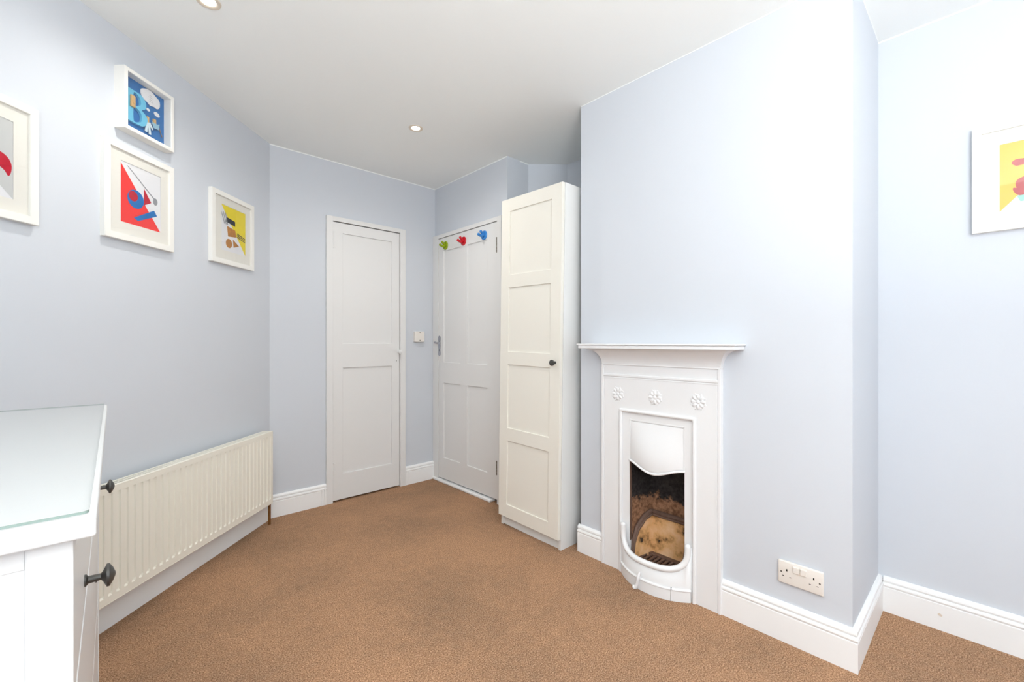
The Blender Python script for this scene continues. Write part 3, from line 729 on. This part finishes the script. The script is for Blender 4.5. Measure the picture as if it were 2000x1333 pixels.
# fireclay cheeks and back
V_ = [(-.132, .006), (-.128, .050), (-.108, YBK-.012), (.108, YBK-.012), (.128, .050), (.132, .006)]
zt_ = [.150, .222, .272, .272, .222, .150]
b = MB(); bm = b.bm
lo = [bm.verts.new((x*.93, y-.008 if y > .1 else y, .070)) for x, y in V_]; hi = [bm.verts.new((x, y, z)) for (x, y), z in zip(V_, zt_)]
for i in range(len(V_)-1): bm.faces.new((lo[i], lo[i+1], hi[i+1], hi[i]))
b.build('fire_brick', FBRICK, fp).modifiers.new('thickness', 'SOLIDIFY').thickness = .008
b = MB(); b.box(-.125, .125, -.045, -.020, .070, .080, .002); b.box(-.120, .120, .105, .135, .070, .082, .002)
for k in range(11): x = -.115+.023*k; b.box(x-.006, x+.006, -.030, .115, .070, .079, .002)
b.build('grate', RUST, fp)
MB().box(-.14, .14, -.03, .14, .0, .010).build('ash_pan', DARK, fp)

# ------------------------------------------------------------------ chest of drawers
cd = thing('chest_of_drawers', 'white chest of drawers with dark round knobs at the left edge', 'chest of drawers', (0, 1.1715, 0), 90-.62)
HL = .5515; DP = .50; ZT = .980
MB().box(-HL, HL, 0, DP, .961, ZT, .003, 3).build('top', CHEST, cd)
G0 = HL-.012; PW = .034
for s_ in (-1, 1):
    g = thing('side_panel', None, None, (0, 0, 0)); g.parent = cd
    x0, x1 = sorted((s_*G0, s_*(G0-.034)))
    for y0, y1 in ((.017, .017+PW), (DP-.012-PW, DP-.012)):
        MB().box(x0, x1, y0, y1, 0, .9605, .002).build('post', CHEST, g)
    xa, xb = sorted((s_*(G0-.003), s_*(G0-.022)))
    b = MB(); b.box(xa, xb, .017+PW, DP-.012-PW, .938, .9605, .001); b.build('rail', CHEST, g); MB().box(xa, xb, .017+PW, DP-.012-PW, .10, .17, .001).build('rail', CHEST, g)
    xa, xb = sorted((s_*(G0-.004), s_*(G0-.016)))
    MB().box(xa, xb, .017+PW, DP-.012-PW, .165, .940).build('side_board', CHEST, g)
XI = G0-.034
for z0, z1 in ((.930, .9605), (.756, .766), (.448, .458), (.130, .150)): MB().box(-XI, XI, .021, .045, z0, z1, .001).build('front_rail', CHEST, cd)
MB().box(-.010, .010, .021, .045, .766, .930, .001).build('divider', CHEST, cd)
MB().box(-XI, XI, DP-.020, DP-.014, .10, .96).build('back_board', CHEST, cd)
def drawer(x0, x1, z0, z1, knobs, kz):
    d = MB().box(x0+.002, x1-.002, .0190, .040, z0+.002, z1-.002, .0015).build('drawer', CHEST, cd)
    for kx in knobs:
        MB().lathe([(.0085, 0), (.0085, .002), (.0055, .004), (.0048, .018), (.0070, .020), (.0165, .0245), (.0165, .0275), (.010, .0315), (.002, .0345)], (kx, .0190, kz), (0, -1, 0), 26).build('knob', PEWT, d, True)
drawer(-XI, -.010, .766, .930, (-.262,), .806)
drawer(.010, XI, .766, .930, (.292,), .806)
drawer(-XI, XI, .458, .756, (-.262, .292), .588)
drawer(-XI, XI, .150, .448, (-.262, .292), .300)
# sheet of glass laid on the chest
gt = thing('glass_sheet', 'clear glass sheet lying on top of the white chest of drawers', 'glass', (0, 1.1715, ZT+.0012), 90-.62)
def rounded(x0, x1, y0, y1, r, n=6):
    out = []
    for cx_, cy_, a0 in ((x1-r, y1-r, 0), (x0+r, y1-r, pi/2), (x0+r, y0+r, pi), (x1-r, y0+r, 3*pi/2)):
        for k in range(n+1): a_ = a0+pi/2*k/n; out.append((cx_+r*cos(a_), cy_+r*sin(a_)))
    return out
lp = rounded(-HL+.018, HL-.004, .006, DP-.006, .006)
b = MB(); bm = b.bm; lo = [bm.verts.new((x, y, 0)) for x, y in lp]; hi = [bm.verts.new((x, y, .003)) for x, y in lp]; bm.faces.new(hi)
b.build('pane', TGLASS, gt)
b = MB(); bm = b.bm; lo = [bm.verts.new((x, y, 0)) for x, y in lp]; hi = [bm.verts.new((x, y, .0029)) for x, y in lp]
for i in range(len(lp)): j = (i+1) % len(lp); bm.faces.new((lo[i], lo[j], hi[j], hi[i]))
b.build('glass_edge', GEDGE, gt)
